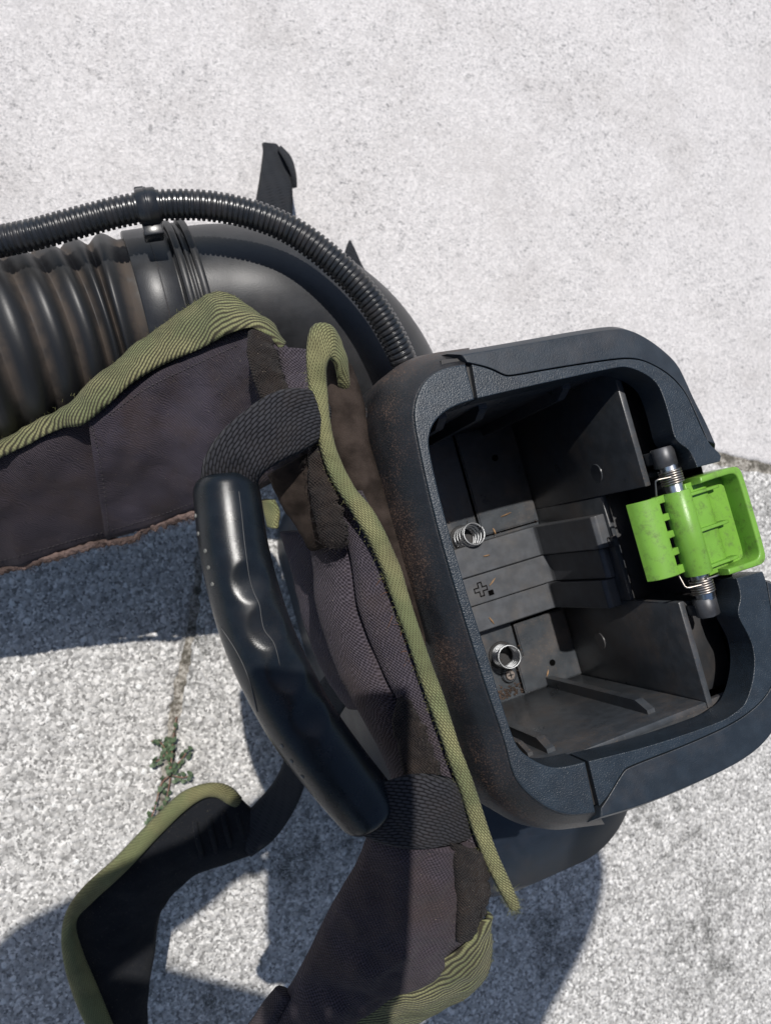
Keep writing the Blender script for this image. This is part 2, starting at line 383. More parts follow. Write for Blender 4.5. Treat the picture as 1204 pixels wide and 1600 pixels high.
# ------------------------------------------------------------------ ground: soil sheet with three concrete slabs
G = 60.0
ground = mesh('ground', [(-G, -G, -.0026), (G, -G, -.0026), (G, G, -.0026), (-G, G, -.0026)], [(0, 1, 2, 3)], M['dirt'], smooth=False)
tag(ground, 'pale concrete paving with dirt filled joints under the blower', 'ground', kind='structure')
E1, E2 = Vector((.991, -.132, 0)), Vector((.132, .991, 0))
J = Vector((.055, .2415, 0))                                   # where the two joints meet
def slab(name, a0, a1, b0, b1, mat, seed, jag=.005, wob=.003):
    """slab in joint coordinates, with chipped edges near the blower"""
    loop = []
    def edge(p, q):
        n = max(2, int((Vector(q)-Vector(p)).length/.004)) if (Vector(q)-Vector(p)).length < 1.6 else 90
        for i in range(n): loop.append(Vector(p).lerp(Vector(q), i/n))
    C = [(a0, b0), (a1, b0), (a1, b1), (a0, b1)]
    def dens(p, q):
        # dense only in the metre around the joint corner
        p, q = Vector(p), Vector(q); d = q-p; L = d.length; ts = set([0.0])
        t0 = max(0, min(1, (-p).dot(d)/(L*L)))
        for i in range(-260, 261):
            t = t0+i*.004/L
            if 0 < t < 1: ts.add(t)
        for t in sorted(ts): loop.append(p.lerp(q, t))
    for i in range(4): dens(C[i], C[(i+1) % 4])
    V = []; n = len(loop)
    cx, cy = (a0+a1)/2, (b0+b1)/2
    for r, (ins, z) in enumerate([(.006, 0.0), (.002, -.0012), (0, -.004), (0, -.03)]):
        for p in loop:
            inw = Vector(((1 if p.x < cx else -1) if min(abs(p.x-a0), abs(p.x-a1)) < 1e-6 else 0, (1 if p.y < cy else -1) if min(abs(p.y-b0), abs(p.y-b1)) < 1e-6 else 0))
            k = jag*max(0, noise.noise((p.x*55, p.y*55, seed))) + wob*noise.noise((p.x*9, p.y*9, seed+2)) + jag*.6*noise.noise((p.x*160, p.y*160, seed))
            k = max(k, -.0016)
            q = p+inw*(ins*(1+.8*noise.noise((p.x*80, p.y*80, seed+5)))+k)
            V.append(J+E1*q.x+E2*q.y+Vector((0, 0, z)))
    Fc = [(r*n+i, r*n+(i+1) % n, (r+1)*n+(i+1) % n, (r+1)*n+i) for r in range(3) for i in range(n)]
    Fc.append(tuple(range(n)))
    return sharp(mesh(name, V, Fc, mat, ground), 60)
slab('concrete_slab', -6, 6, .006, 7, M['slab_smooth'], 1, jag=.002)
slab('concrete_slab', -6, -.0035, -7, -.006, M['slab_coarse'], 4)
slab('concrete_slab', .0035, 6, -7, -.006, M['slab_mossy'], 8)

# ------------------------------------------------------------------ the blower
blower = bpy.data.objects.new('backpack_blower', None); COL.objects.link(blower)
tag(blower, 'dusty black backpack leaf blower with green battery latch and fabric harness on concrete', 'leaf blower')

# --- main body under the bay
def loft(name, rings, mat, parent, seg=72):
    """rings = [(u0,u1,v0,v1,z,r)] rounded rectangles in bay coordinates"""
    V, Fc = [], []
    for (u0, u1, v0, v1, z, r) in rings:
        cu, cv, hu, hv = (u0+u1)/2, (v0+v1)/2, (u1-u0)/2, (v1-v0)/2
        for i in range(seg):
            q, f = divmod(i/seg*4, 1); q = int(q)
            sx, sy = [(1, 1), (-1, 1), (-1, -1), (1, -1)][q]
            a = (q+f)*math.pi/2
            V.append(B(cu+sx*(hu-r)+math.cos(a)*r, cv+sy*(hv-r)+math.sin(a)*r, z))
    R = len(rings)
    for k in range(R-1):
        for i in range(seg): Fc.append((k*seg+i, k*seg+(i+1) % seg, (k+1)*seg+(i+1) % seg, (k+1)*seg+i))
    return V, Fc, R, seg
V, Fc, R, sg = loft('b', [(-.09, .105, -.10, .21, .0, .06), (-.095, .115, -.11, .245, .012, .07), (-.095, .115, -.11, .262, .16, .075), (-.09, .105, -.10, .258, .25, .075),
                          (-.078, .095, -.09, .240, .285, .07), (-.068, .10, -.08, .185, .300, .05), (-.06, .06, -.06, .10, .303, .03)], M['body'], blower)
Fc += [tuple(range(sg)), tuple((R-1)*sg+i for i in range(sg))]
mesh('motor_housing', V, Fc, M['body'], blower)

# --- outer hull of the battery bay (open at the top)
V, Fc, R, sg = loft('h', [(-.072, .094, -.112, .1165, .4535, .03), (-.072, .096, -.1145, .119, .446, .032), (-.072, .097, -.116, .121, .43, .034), (-.072, .097, -.117, .122, .38, .034), (-.072, .097, -.118, .122, .29, .034)], M['hull'], blower, 96)
bay = mesh('battery_bay', V, Fc, M['hull'], blower)

# --- rim: left shell, two arms, two trim panels, cut by real joints
ZR = .47
def PZ(pts, z=ZR): return [W(x, y, z) for x, y in pts]
shell_o = PZ([(727, 569), (700, 573), (678, 583), (663, 597), (652, 618), (646, 650), (660, 720), (678, 800), (700, 880), (730, 980), (760, 1074), (790, 1160), (799, 1200), (808, 1222), (830, 1246), (860, 1266), (890, 1275), (930, 1270)])
shell_i = PZ([(741, 624), (715, 632), (697, 641), (680, 656), (671, 675), (669, 694), (676, 730), (690, 790), (712, 868), (736, 948), (760, 1020), (776, 1075), (795, 1135), (806, 1164), (818, 1178), (838, 1191), (860, 1200), (880, 1199), (914, 1191)])
band('rim', shell_o, shell_i, ZR, [(-.0008, 0), (-.0002, -.0002), (.0001, -.0007), (.0003, -.0016), (.0003, -.0170), (.0003, -.0215)], [(-.0007, 0), (-.0002, -.0002), (0, -.0007), (0, -.006), (0, -.019), (0, -.0215)], M['rim'], bay, sh=14)
hp_o = [(.0003, 0), (.0014, -.0012), (.0065, -.0060), (.0122, -.0150), (.0158, -.031), (.0170, -.060), (.0175, -.16)]
hp_i = [(-.0035, 0), (-.0035, -.0012), (-.0035, -.0062), (-.0035, -.0170), (-.0035, -.034), (-.0035, -.060), (-.0035, -.16)]
band('bay_shell', shell_o, shell_i, ZR-.0017, hp_o, hp_i, M['hull'], bay)
bp_ = [(-.001, 0), (-.001, -.001), (-.001, -.002), (-.001, -.018)]
band('joint_backing', PZ([(690, 556), (712, 553), (760, 552)]), PZ([(700, 632), (740, 622), (770, 615)]), ZR-.0045, bp_, bp_, M['dark'], bay, 1, 20)
band('joint_backing', PZ([(900, 1270), (935, 1266), (975, 1252)]), PZ([(890, 1198), (920, 1191), (960, 1181)]), ZR-.0045, bp_, bp_, M['dark'], bay, 1, 20)
arm_o = PZ([(737, 569), (765, 576), (788, 588), (800, 588), (860, 577), (956, 562), (990, 560), (1015, 567), (1045, 585), (1067, 608), (1080, 632), (1104, 690), (1122, 706), (1127, 713), (1124, 721)])
arm_i = PZ([(746, 622), (850, 598), (956, 575), (980, 572), (1009, 584), (1026, 598), (1035, 616), (1047, 656), (1052, 680), (1060, 692), (1076, 702), (1083, 715), (1089, 730)])
rp = [(-.0004, 0), (-.0001, -.0001), (0, -.0004), (0, -.007), (0, -.016), (0, -.019)]
band('rim_arm', arm_o, arm_i, ZR, rp, rp, M['rim'], bay, sh=14)
tr_o = PZ([(722, 553), (800, 540), (956, 512), (985, 514), (1013, 528), (1040, 548), (1060, 568), (1072, 592), (1085, 622), (1105, 660), (1119, 693)])
tr_i = PZ([(731, 565), (767, 573), (789, 585), (800, 585.5), (860, 574.5), (956, 559.5), (990, 557.5), (1016, 565), (1047, 583), (1069, 606.5), (1082, 631), (1107, 689)])
tp = [(-.0008, 0), (-.0002, -.0002), (.0003, -.0008), (.0035, -.007), (.0055, -.016), (.0055, -.022)]
band('rim_trim', tr_o, tr_i, ZR-.0008, tp, rp, M['trim'], bay, sh=14)
arm2_o = PZ([(936, 1260), (950, 1244), (972, 1206), (980, 1198), (1060, 1168), (1127, 1139), (1165, 1117), (1195, 1090), (1210, 1062), (1216, 1020), (1205, 960), (1196, 905), (1191, 893)])
arm2_i = PZ([(919, 1190), (1020, 1165), (1127, 1128), (1150, 1113), (1164, 1101), (1175, 1069), (1179, 1037), (1176, 1010), (1168, 990), (1154, 966), (1152, 952), (1158, 932), (1150, 904)])
band('rim_arm', arm2_o, arm2_i, ZR, rp, rp, M['rim'], bay, sh=14)
tr2_o = PZ([(940, 1278), (1000, 1261), (1080, 1229), (1160, 1191), (1202, 1157), (1228, 1110), (1236, 1060), (1226, 980), (1212, 915)])
tr2_i = PZ([(940, 1264), (952, 1246), (974, 1208.5), (982, 1200.5), (1061, 1170.5), (1128, 1141.5), (1167, 1119), (1197, 1091.5), (1212.5, 1063), (1218.5, 1020), (1207.5, 960), (1199, 909)])
band('rim_trim', tr2_o, tr2_i, ZR-.0008, tp, rp, M['trim'], bay, sh=14)

# --- bay liner
u0, u1, v0, v1, ZF = -.068, .057, -.0965, .0985, .31
box('bay_floor', u0, u1, v0, v1, ZF-.004, ZF, M['liner'], bay, 0)
# raised floor plates with rounded borders
def plate(name, pts, z0, z1, mat, b=.0009):
    bm = bmesh.new(); f = bm.faces.new([bm.verts.new(B(u, v, z0-.001)) for u, v in pts])
    ex = bmesh.ops.extrude_face_region(bm, geom=[f]); top = [e for e in ex['geom'] if isinstance(e, bmesh.types.BMVert)]
    for v in top: v.co.z = z1
    tope = [e for e in bm.edges if min(v.co.z for v in e.verts) > z1-1e-5]
    bmesh.ops.bevel(bm, geom=tope, offset=b, segments=2, affect='EDGES')
    bmesh.ops.recalc_face_normals(bm, faces=bm.faces)
    me = bpy.data.meshes.new(name); bm.to_mesh(me); bm.free()
    return sharp(link(name, me, mat, bay), 35)
for pts in ([(.0095, .0975), (.0095, .0755), (.0150, .0715), (.0150, .0480), (.0565, .0475), (.0565, .0975)], [(.0105, -.0195), (.0105, -.0955), (.0565, -.0955), (.0565, -.0195)]):
    cu, cv = sum(p[0] for p in pts)/len(pts), sum(p[1] for p in pts)/len(pts)
    plate('plate_gap_shade', [(u+math.copysign(.0012, u-cu) if u < .05 else u, v+math.copysign(.0012, v-cv) if abs(v) < .09 else v) for u, v in pts], ZF, ZF+.0006, M['recess_shade'], .0001)  # black sheet under the plate, its colour standing in for gap shade
    plate('floor_plate', pts, ZF, ZF+.0030, M['liner'])
for (v, uu) in ((.083, .036), (-.072, .036)):
    cyl('screw_hole_shade', B(uu, v, ZF+.0005), B(uu, v, ZF+.0033), .0024, M['recess_shade'], bay, 20, bev=.0002)  # raised black disc, shade inside the hole put into its colour
box('liner_wall', u1, u1+.004, v0-.004, -.0275, ZF-.004, .45, M['liner'], bay, .0008)
box('liner_wall', u1, u1+.004, .0405, v1+.004, ZF-.004, .45, M['liner'], bay, .0008)
box('liner_wall', u1+.0002, u1+.004, -.0275, .0405, ZF-.004, .402, M['liner'], bay, .0008)
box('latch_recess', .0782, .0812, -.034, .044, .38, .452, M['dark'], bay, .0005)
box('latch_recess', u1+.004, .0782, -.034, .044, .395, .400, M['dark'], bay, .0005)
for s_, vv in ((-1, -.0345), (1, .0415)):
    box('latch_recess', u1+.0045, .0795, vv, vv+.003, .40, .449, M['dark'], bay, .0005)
box('liner_wall', u0-.004, u0, v0-.004, v1+.004, ZF-.004, .45, M['liner'], bay, .0008)
box('liner_wall', u0+.0002, u1-.0002, v0-.004, v0, ZF-.004, .45, M['liner'], bay, .0008)
box('liner_wall', u0+.0002, u1-.0002, v1, v1+.004, ZF-.004, .45, M['liner'], bay, .0008)
box('ledge', u0+.004, u1+.026, v1+.0005, v1+.014, .4435, .4478, M['liner'], bay, .0006)
box('ledge', u0+.004, u1+.026, v0-.014, v0-.0005, .4435, .4478, M['liner'], bay, .0006)
box('ledge', u1+.0042, .090, v0, -.036, .430, .435, M['dark'], bay, .0006)  # dark colour on both side ledges stands in for shade behind the wall
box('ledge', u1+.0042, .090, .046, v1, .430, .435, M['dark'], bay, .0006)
# guide rails on the near wall, with sloped ends
def rail(u, z0, z1, w=.005, d=.007, v=v1, sg_=-1):
    pts = [(0, 0, z0), (0, d, z0), (0, d, z1-.010), (0, d*.35, z1), (0, 0, z1)]
    V = [B(u+s*w/2, v+sg_*b, z) for s in (-1, 1) for _, b, z in pts]
    F_ = [(0, 1, 2, 3, 4), (9, 8, 7, 6, 5)]+[(i, (i+1) % 5, 5+(i+1) % 5, 5+i) for i in range(5)]
    return mesh('guide_rail', V, F_, M['liner'], bay, smooth=False)
rail(.030, ZF+.003, .436); rail(-.036, ZF+.003, .436); rail(-.046, ZF+.003, .430, .003, .006)
rail(.034, ZF+.003, .436, v=v0, sg_=1); rail(-.02, ZF+.003, .436, v=v0, sg_=1); rail(-.045, ZF+.003, .436, v=v0, sg_=1)
# faint bosses on the right wall
for (v, z) in ((.070, .352), (-.042, .405)):
    cyl('wall_boss', B(u1-.0006, v, z), B(u1+.001, v, z), .006, M['liner'], bay, 24, bev=.0003)

# --- connector block: three ribs, each running along the floor and up the wall
strips = [(-.0165, .0045, .3255, .400), (.0050, .0245, .3275, .394), (.0250, .0435, .3245, .392)]
for q, (a, b, zt, zw) in enumerate(strips):
    ue = .0445 if q != 1 else .0475
    V = []
    prof = [(u0, ZF), (u0, zt), (ue-.003, zt), (ue-.0008, zt+.0012), (ue, zt+.004), (ue+.0035, zw-.002), (ue+.006, zw), (u1, zw), (u1, ZF)]
    for vv in (a, b):
        for (uu, zz) in prof: V.append(B(uu, vv, zz))
    n = len(prof)
    F_ = [tuple(range(n)), tuple(reversed(range(n, 2*n)))]+[(i, (i+1) % n, n+(i+1) % n, n+i) for i in range(n)]
    r_ = mesh('connector_rib', V, F_, M['block'], bay, smooth=False)
    md = r_.modifiers.new('bevel', 'BEVEL'); md.width = .0007; md.segments = 2; md.limit_method = 'ANGLE'; md.angle_limit = math.radians(35)
# the moulded plus mark, shade in its channel put in as black strips
pu, pv = toB(W(751, 921, .3278))
a_, l_ = .0014, .0048
ring_ = [(-a_, -l_), (a_, -l_), (a_, -a_), (l_, -a_), (l_, a_), (a_, a_), (a_, l_), (-a_, l_), (-a_, a_), (-l_, a_), (-l_, -a_), (-a_, -a_)]
for k_ in range(12):
    p_, q_ = ring_[k_], ring_[(k_+1) % 12]
    box('plus_mark', pu+min(p_[0], q_[0])-.0004, pu+max(p_[0], q_[0])+.0004, pv+min(p_[1], q_[1])-.0004, pv+max(p_[1], q_[1])+.0004, .3265, .32765+.00004*(k_ % 3), M['recess_shade'], bay, 0)
hu, hv = toB(W(767, 926, .3278))
box('plus_mark', hu-.0020, hu+.0020, hv-.0018, hv+.0018, .3265, .3278, M['recess_shade'], bay, 0)
# small clip wire on the wall rib
for a, b in (((.0545, -.001, .4005), (.0545, .005, .4005)), ((.0545, -.001, .4005), (.0575, -.001, .404)), ((.0545, .005, .4005), (.0575, .005, .404))):
    cyl('contact_clip', B(*a), B(*b), .0005, M['dark'], bay, 8, bev=.0001)

# --- ejector springs and screw
def helix(base, axis, R_, turns, pitch, wire, mat, parent, name, close=1.2, n=26):
    axis = Vector(axis).normalized(); x = axis.orthogonal().normalized(); y = axis.cross(x); pts = []; N = int(turns*n); h = 0
    for i in range(N+1):
        a = 2*math.pi*i/n
        pts.append(Vector(base)+axis*h+x*math.cos(a)*R_+y*math.sin(a)*R_)
        t = i/n; k = pitch if close < t < turns-close else wire*2.05
        h += k/n
    return sweep(name, pts, wire, mat, parent, 8)
for (u, v, k_) in ((-.0045, -.0215, 0), (.0005, .0665, 1)):
    cyl('spring_seat', B(u, v, ZF), B(u, v, ZF+.0012), .0100, M['dark'], bay, 28, bev=.0003)
    b_ = B(u, v, ZF+.0018)
    ax = (BU*.10-BV*.12+Vector((0, 0, 1))) if k_ == 0 else (CAM-b_).normalized()+BU*.24+BV*.13
    helix(b_, ax, .0078, 6.0, .0044, .00062, M['spring'], bay, 'ejector_spring')
scr = cyl('screw_boss', B(.0015, .0812, ZF), B(.0015, .0812, ZF+.003), .0058, M['liner'], bay, 28, bev=.0008)
cyl('screw_head', B(.0015, .0812, ZF+.003), B(.0015, .0812, ZF+.0046), .0036, M['wire'], bay, 24, bev=.0005)
for a in (0, 1):
    du, dv = (.0022, .0005) if a == 0 else (.0005, .0022)
    box('screw_slot', .0015-du, .0015+du, .0812-dv, .0812+dv, ZF+.0044, ZF+.0048, M['dark'], bay, 0)

# --- green release latch on its steel shaft
latch = bpy.data.objects.new('release_latch', None); COL.objects.link(latch); latch.parent = blower
GR = M['green']; UA, ZA = .0672, .4600
cyl('shaft', B(UA, -.0365, ZA), B(UA, .0425, ZA), .0055, M['steel'], latch, 32)
cyl('barrel', B(UA, -.0212, ZA), B(UA, .0272, ZA), .0086, GR, latch, 48, bev=.0005)
def curved_plate(name, prof, va, vb, th, mat, parent, flip=1):
    """plate following a (u, z) curve, between two v values"""
    P = cr([(a, 0, b) for a, b in prof], 14); V = []
    for vv in (va, vb):
        for s in (0, 1):
            for i, p in enumerate(P):
                t = (P[min(i+1, 13)]-P[max(i-1, 0)]).normalized(); nrm = Vector((-t.z, 0, t.x))
                q = p-nrm*th*s; V.append(B(q.x, vv, q.z))
    n = 14; F_ = []
    for i in range(n-1):
        F_ += [(i, i+1, 2*n+i+1, 2*n+i), (n+i, 3*n+i, 3*n+i+1, n+i+1), (i, n+i, n+i+1, i+1), (2*n+i, 2*n+i+1, 3*n+i+1, 3*n+i)]
    F_ += [(0, 2*n, 3*n, n), (n-1, 2*n-1, 4*n-1, 3*n-1)]
    o = mesh(name, V, F_, mat, parent); md = o.modifiers.new('bevel', 'BEVEL'); md.width = .0004; md.segments = 2; md.limit_method = 'ANGLE'
    return sharp(o, 35)
curved_plate('flap', [(.0352, .4520), (.0385, .4575), (.0440, .4605), (.0500, .4612), (.0535, .4605)], -.0212, .0240, .0026, GR, latch)
tv = [(-.0212, -.0165), (-.0095, -.0055), (.0012, .0055), (.0122, .0165), (.0232, .0240)]
tv = [(-.0212, -.0170), (-.0108, -.0068), (-.0008, .0032), (.0092, .0132), (.0192, .0240)]
for a, b in tv:
    curved_plate('comb_tooth', [(.0530, .4604), (.0560, .4596), (.0585, .4590), (.0605, .4588)], a, b, .0034, GR, latch)
curved_plate('comb_back', [(.0528, .4572), (.0548, .4560), (.0560, .4552), (.0570, .4548)], -.0212, .0240, .002, GR, latch)
curved_plate('web', [(.0735, .4625), (.0780, .4612), (.0830, .4605), (.0880, .4600), (.0915, .4588), (.0935, .4568), (.0985, .4562), (.1100, .4561)], -.0240, .0298, .0018, GR, latch)
fo = [B(*p, 0) for p in [(.0800, -.0258), (.0900, -.0262), (.1020, -.0262), (.1085, -.0260), (.1112, -.0235), (.1120, -.018), (.1122, .003), (.1122, .022), (.1116, .0285), (.1085, .0316), (.1020, .0318), (.0900, .0316), (.0815, .0314)]]
fi = [B(*p, 0) for p in [(.0795, -.0222), (.0900, -.0226), (.1010, -.0226), (.1050, -.0224), (.1072, -.0205), (.1078, -.016), (.1080, .003), (.1080, .021), (.1074, .0255), (.1050, .0278), (.1010, .0282), (.0900, .0282), (.0815, .0280)]]
fp = [(-.0008, 0), (-.0002, -.0003), (0, -.0009), (.0002, -.010), (.0002, -.026), (0, -.027)]
band('frame', fo, fi, .4695, fp, [(-.0008, 0), (-.0002, -.0003), (0, -.0009), (.0003, -.010), (.0008, -.026), (.0006, -.027)], GR, latch, 1)
for v in (-.0175, .0035, .0245):
    curved_plate('rib', [(.0720, .4665), (.0800, .4652), (.0880, .4642), (.0960, .4632), (.0985, .4620)], v-.0009, v+.0009, .009, GR, latch)
for s_, va in ((-1, -.0340), (1, .0300)):
    helix(B(UA, va, ZA), BV, .0066, 6.2, .00135, .00062, M['copper'], latch, 'torsion_spring', close=0)
for pts in ([(.0535, -.0210, .459), (.0535, -.0300, .462), (.0545, -.0305, .463), (.0640, -.0300, .4655)], [(.0535, .0242, .459), (.0535, .0315, .462), (.0545, .0322, .463), (.0640, .0325, .4655)], [(.0665, .0300, .4666), (.0740, .0300, .4670), (.0765, .0300, .4660)]):
    sweep('spring_leg', even([B(*p) for p in pts], 14), .0006, M['copper'], latch, 8)
for s_, a, b in ((-1, -.0465, -.0352), (1, .0405, .0510)):
    cyl('shaft_socket', B(UA, a, ZA-.001), B(UA, b, ZA-.001), .0066, M['gunmetal'], bay, 6, bev=.0008)
    box('socket_mount', UA-.0055, UA+.0055, a+.001 if s_ < 0 else a+.003, b-.003 if s_ < 0 else b-.001, .43, ZA-.003, M['dark'], bay, .001)

_rb = Matrix((BU, -BV, (0, 0, 1))).transposed().to_4x4(); _c = B(.071, .003, .46); _lm = Matrix.Translation(_c) @ _rb @ Matrix.Diagonal((.875, .985, .96, 1)) @ _rb.transposed() @ Matrix.Translation(-_c)
for _o in latch.children: _o.data.transform(_lm)
# --- pivot pin between harness and bay
cyl('pivot_pin', W(560, 668, .425), W(612, 645, .425), .0085, M['hull'], blower, 24)
cyl('pivot_collar', W(588, 655, .425), W(606, 647, .425), .0115, M['trim'], blower, 24)

# --- elbow duct, clamp, hose, conduit
ZE = .268
el = even(cr(PX([(283, 491, ZE), (350, 480, ZE), (420, 484, ZE), (490, 512, ZE-.006), (550, 566, ZE-.02), (590, 640, ZE-.045), (612, 740, ZE-.09), (618, 850, ZE-.15)]), 200), 90)
duct = sweep('elbow_duct', el, lambda i, s: .0585-.0012*math.sin(s*20), M['duct'], blower, 64)
hz = [(283, 491, ZE), (225, 501, ZE), (150, 516, ZE), (0, 548, ZE+.012), (-150, 582, ZE+.016), (-330, 625, ZE+.016)]
hp = even(cr(PX(hz), 200), 420)
def hose_r(i, s):
    if s < .030: return .0560
    f = ((s-.030) % PITCH)/PITCH
    return .0560+.0058*(math.sin(math.pi*f)**1.3)
sweep('corrugated_hose', hp, hose_r, M['hose'], blower, 72)
def along(path, s):
    a = 0
    for p, q in zip(path, path[1:]):
        l = (q-p).length
        if a+l >= s: return p.lerp(q, (s-a)/l), (q-p).normalized()
        a += l
def ringat(name, path, s0, s1, r, mat, parent=blower, seg=64, bev=.0008):
    a, _ = along(path, s0); b, _ = along(path, s1)
    return cyl(name, a, b, r, mat, parent, seg, bev=bev)
ringat('hose_clamp', hp, .0015, .0275, .0612, M['duct'])
ringat('clamp_groove', hp, .012, .0128, .0616, M['dark'])
ringat('flange', el, .001, .0055, .0640, M['hose'])
ringat('flange', el, .0070, .0100, .0618, M['hose'])
ringat('flange', el, .0115, .0160, .0640, M['hose'])
cz = [(-160, 405, .325), (-60, 388, .332), (0, 377, .338), (60, 364, .342), (130, 345, .345), (200, 328, .348), (260, 320, .35), (330, 322, .352), (400, 337, .353), (460, 363, .353), (520, 408, .352), (570, 459, .350), (610, 520, .345), (636, 580, .335), (650, 640, .31)]
cp = even(cr(PX(cz), 400), 1100)
CPIT = .0034
def con_r(i, s):
    f = (s % CPIT)/CPIT
    return .0093 if f < .62 else .0080
sweep('cable_conduit', cp, con_r, M['conduit'], blower, 26)
s_clip = None; acc = 0
tgt = W(232, 323, .349)
best = min(range(len(cp)), key=lambda i: (cp[i]-tgt).length)
acc = sum((cp[i+1]-cp[i]).length for i in range(best))
clip = ringat('conduit_clip', cp, acc-.0062, acc+.0062, .0112, M['conduit'], seg=32, bev=.001)
ringat('clip_ridge', cp, acc-.0010, acc+.0010, .0117, M['conduit'], clip, 32, .0004)
def wbox(name, c, ex, ey, ez, sx, sy, sz, mat, parent, bev=.001):
    return box(name, -sx, sx, -sy, sy, -sz, sz, mat, parent, bev, fr=lambda a, b, d: Vector(c)+Vector(ex)*a+Vector(ey)*b+Vector(ez)*d)
_, ct = along(cp, acc); cn = Vector((-ct.y, ct.x, 0)).normalized()
wbox('clip_tab', cp[best]+cn*.0115-ct*.003+Vector((0, 0, -.004)), ct, cn, (0, 0, 1), .0030, .0030, .003, M['duct'], blower)
wbox('clip_foot', cp[best]-cn*.0135+Vector((0, 0, -.006)), ct, cn, (0, 0, 1), .0060, .0042, .006, M['conduit'], blower)
# strap tail lying behind the duct, and the tip of a second one
strip('waist_strap', [(388, 372, .05), (396, 330, .055), (404, 285, .05), (410, 240, .035), (409, 224, .03)], [(452, 372, .055), (457, 330, .06), (456, 285, .055), (447, 245, .042), (434, 226, .03)], .004, M['belt_web'], blower, 40, 8, wr=.002, wf=40)
strip('strap_fold', [(434, 232, .047), (446, 252, .060), (456, 275, .058), (457, 294, .05)], [(438, 228, .035), (455, 246, .040), (461, 268, .045), (463, 292, .045)], .004, M['belt_web'], blower, 24, 6)
strip('strap_tip', [(545, 375, .15), (540, 388, .15), (536, 410, .15), (545, 440, .15)], [(548, 376, .15), (556, 392, .15), (568, 418, .15), (590, 450, .15)], .005, M['belt_web'], blower, 16, 6)

# ------------------------------------------------------------------ harness
def fuzz(name, line, n, L, mat, parent, spread=.003, r=.00016, seed=0, updir=None, lie=.5):
    """loose thread ends along a line of world points"""
    rnd = random.Random(seed); V, Fc = [], []
    for q in range(n):
        i = rnd.randrange(len(line)-1); p = line[i].lerp(line[i+1], rnd.random())+Vector([rnd.uniform(-1, 1)*spread for _ in range(3)])
        d = Vector([rnd.gauss(0, 1), rnd.gauss(0, 1), rnd.gauss(0, 1)*lie+.15]).normalized()
        if updir is not None: d = (d+updir*1.2).normalized()
        l = L*rnd.uniform(.4, 1.3); bend = Vector([rnd.gauss(0, 1) for _ in range(3)])*.35
        pts = [p+d*l*t+bend*l*t*t for t in (0, .5, 1)]
        x = d.orthogonal().normalized(); y = d.cross(x); b = len(V)
        for k, c in enumerate(pts):
            rr = r*(1-.3*k)
            for a in (0, 2.1, 4.2): V.append(c+x*math.cos(a)*rr+y*math.sin(a)*rr)
        for k in range(2):
            for a in range(3): Fc.append((b+k*3+a, b+k*3+(a+1) % 3, b+k*3+3+(a+1) % 3, b+k*3+3+a))
    o = mesh(name, V, Fc, mat, parent); o['kind'] = 'stuff'; return o
def empty(name, parent):
    o = bpy.data.objects.new(name, None); COL.objects.link(o); o.parent = parent; return o

# --- upper shoulder strap
st = empty('shoulder_strap', blower)
hemL = [(300, 796, 0.264), (235, 823, 0.244), (165, 842, 0.230), (90, 866, 0.212), (0, 893, 0.192), (-90, 922, 0.172)]
strip('strap_panel', [(200, 600, 0.317), (150, 625, 0.320), (70, 668, 0.307), (0, 698, 0.294), (-90, 745, 0.277), (-240, 770, 0.250), (-420, 800, 0.220)], [(210, 832, 0.234), (160, 846, 0.224), (90, 866, 0.210), (0, 893, 0.190), (-90, 922, 0.170), (-240, 970, 0.142), (-380, 1030, 0.112)], .013, M['fabric'], st, 60, 20, 3.5, wr=.0038, wf=42, seed=2, bulge=.004)
strip('strap_panel', [(455, 546, 0.385), (405, 509, 0.374), (360, 514, 0.360), (290, 546, 0.341), (220, 586, 0.333), (136, 641, 0.326)], [(480, 715, 0.350), (440, 745, 0.335), (385, 774, 0.308), (305, 798, 0.271), (240, 822, 0.251), (166, 838, 0.237)], .015, M['fabric2'], st, 70, 24, 3.2, wr=.0036, wf=38, seed=5, bulge=.006)
strip('strap_shadow_layer', [(300, 600, .27), (150, 680, .245), (0, 730, .215), (-150, 780, .19), (-350, 820, .17)], [(310, 770, .225), (165, 815, .195), (0, 862, .165), (-150, 905, .145), (-350, 945, .12)], .006, M['inner'], st, 40, 10)  # unseen layer added so its shadow joins the hose and strap shadows
h1 = [(x, y-3+6*max(0, x-150)/150, z+.004+.009*max(0, x-150)/150) for x, y, z in [(310, 792, 0.267), (270, 806, 0.257), (225, 822, 0.248), (205, 838, 0.242), (150, 848, 0.234), (90, 866, 0.217), (0, 890, 0.197), (-90, 920, 0.177)]]
strip('frayed_hem', h1, [(x+2, y+11, z-.004) for x, y, z in h1], .0035, M['hem'], st, 260, 6, wr=.0016, wf=330, ragged=.004, seed=3)
fuzz('frayed_threads', PX([(x+1, y+8, z-.002) for x, y, z in h1]), 420, .0045, M['hem'], st, .0016, seed=4)
strip('edge_binding', [(436, 535, 0.362), (418, 508, 0.360), (396, 486, 0.356), (362, 460, 0.351), (332, 456, 0.344), (292, 480, 0.333), (232, 524, 0.328), (180, 565, 0.326), (136, 604, 0.320), (108, 634, 0.312), (62, 660, 0.300), (0, 690, 0.286), (-90, 728, 0.267)],
      [(438, 545, 0.385), (420, 525, 0.384), (405, 516, 0.383), (385, 512, 0.380), (352, 524, 0.369), (312, 545, 0.355), (255, 570, 0.342), (205, 600, 0.339), (165, 636, 0.335), (128, 664, 0.328), (88, 672, 0.316), (0, 716, 0.299), (-90, 756, 0.282)], .0035, M['green_web'], st, 140, 18, 3.5, wr=.0020, wf=70, bulge=.0035, seed=6)
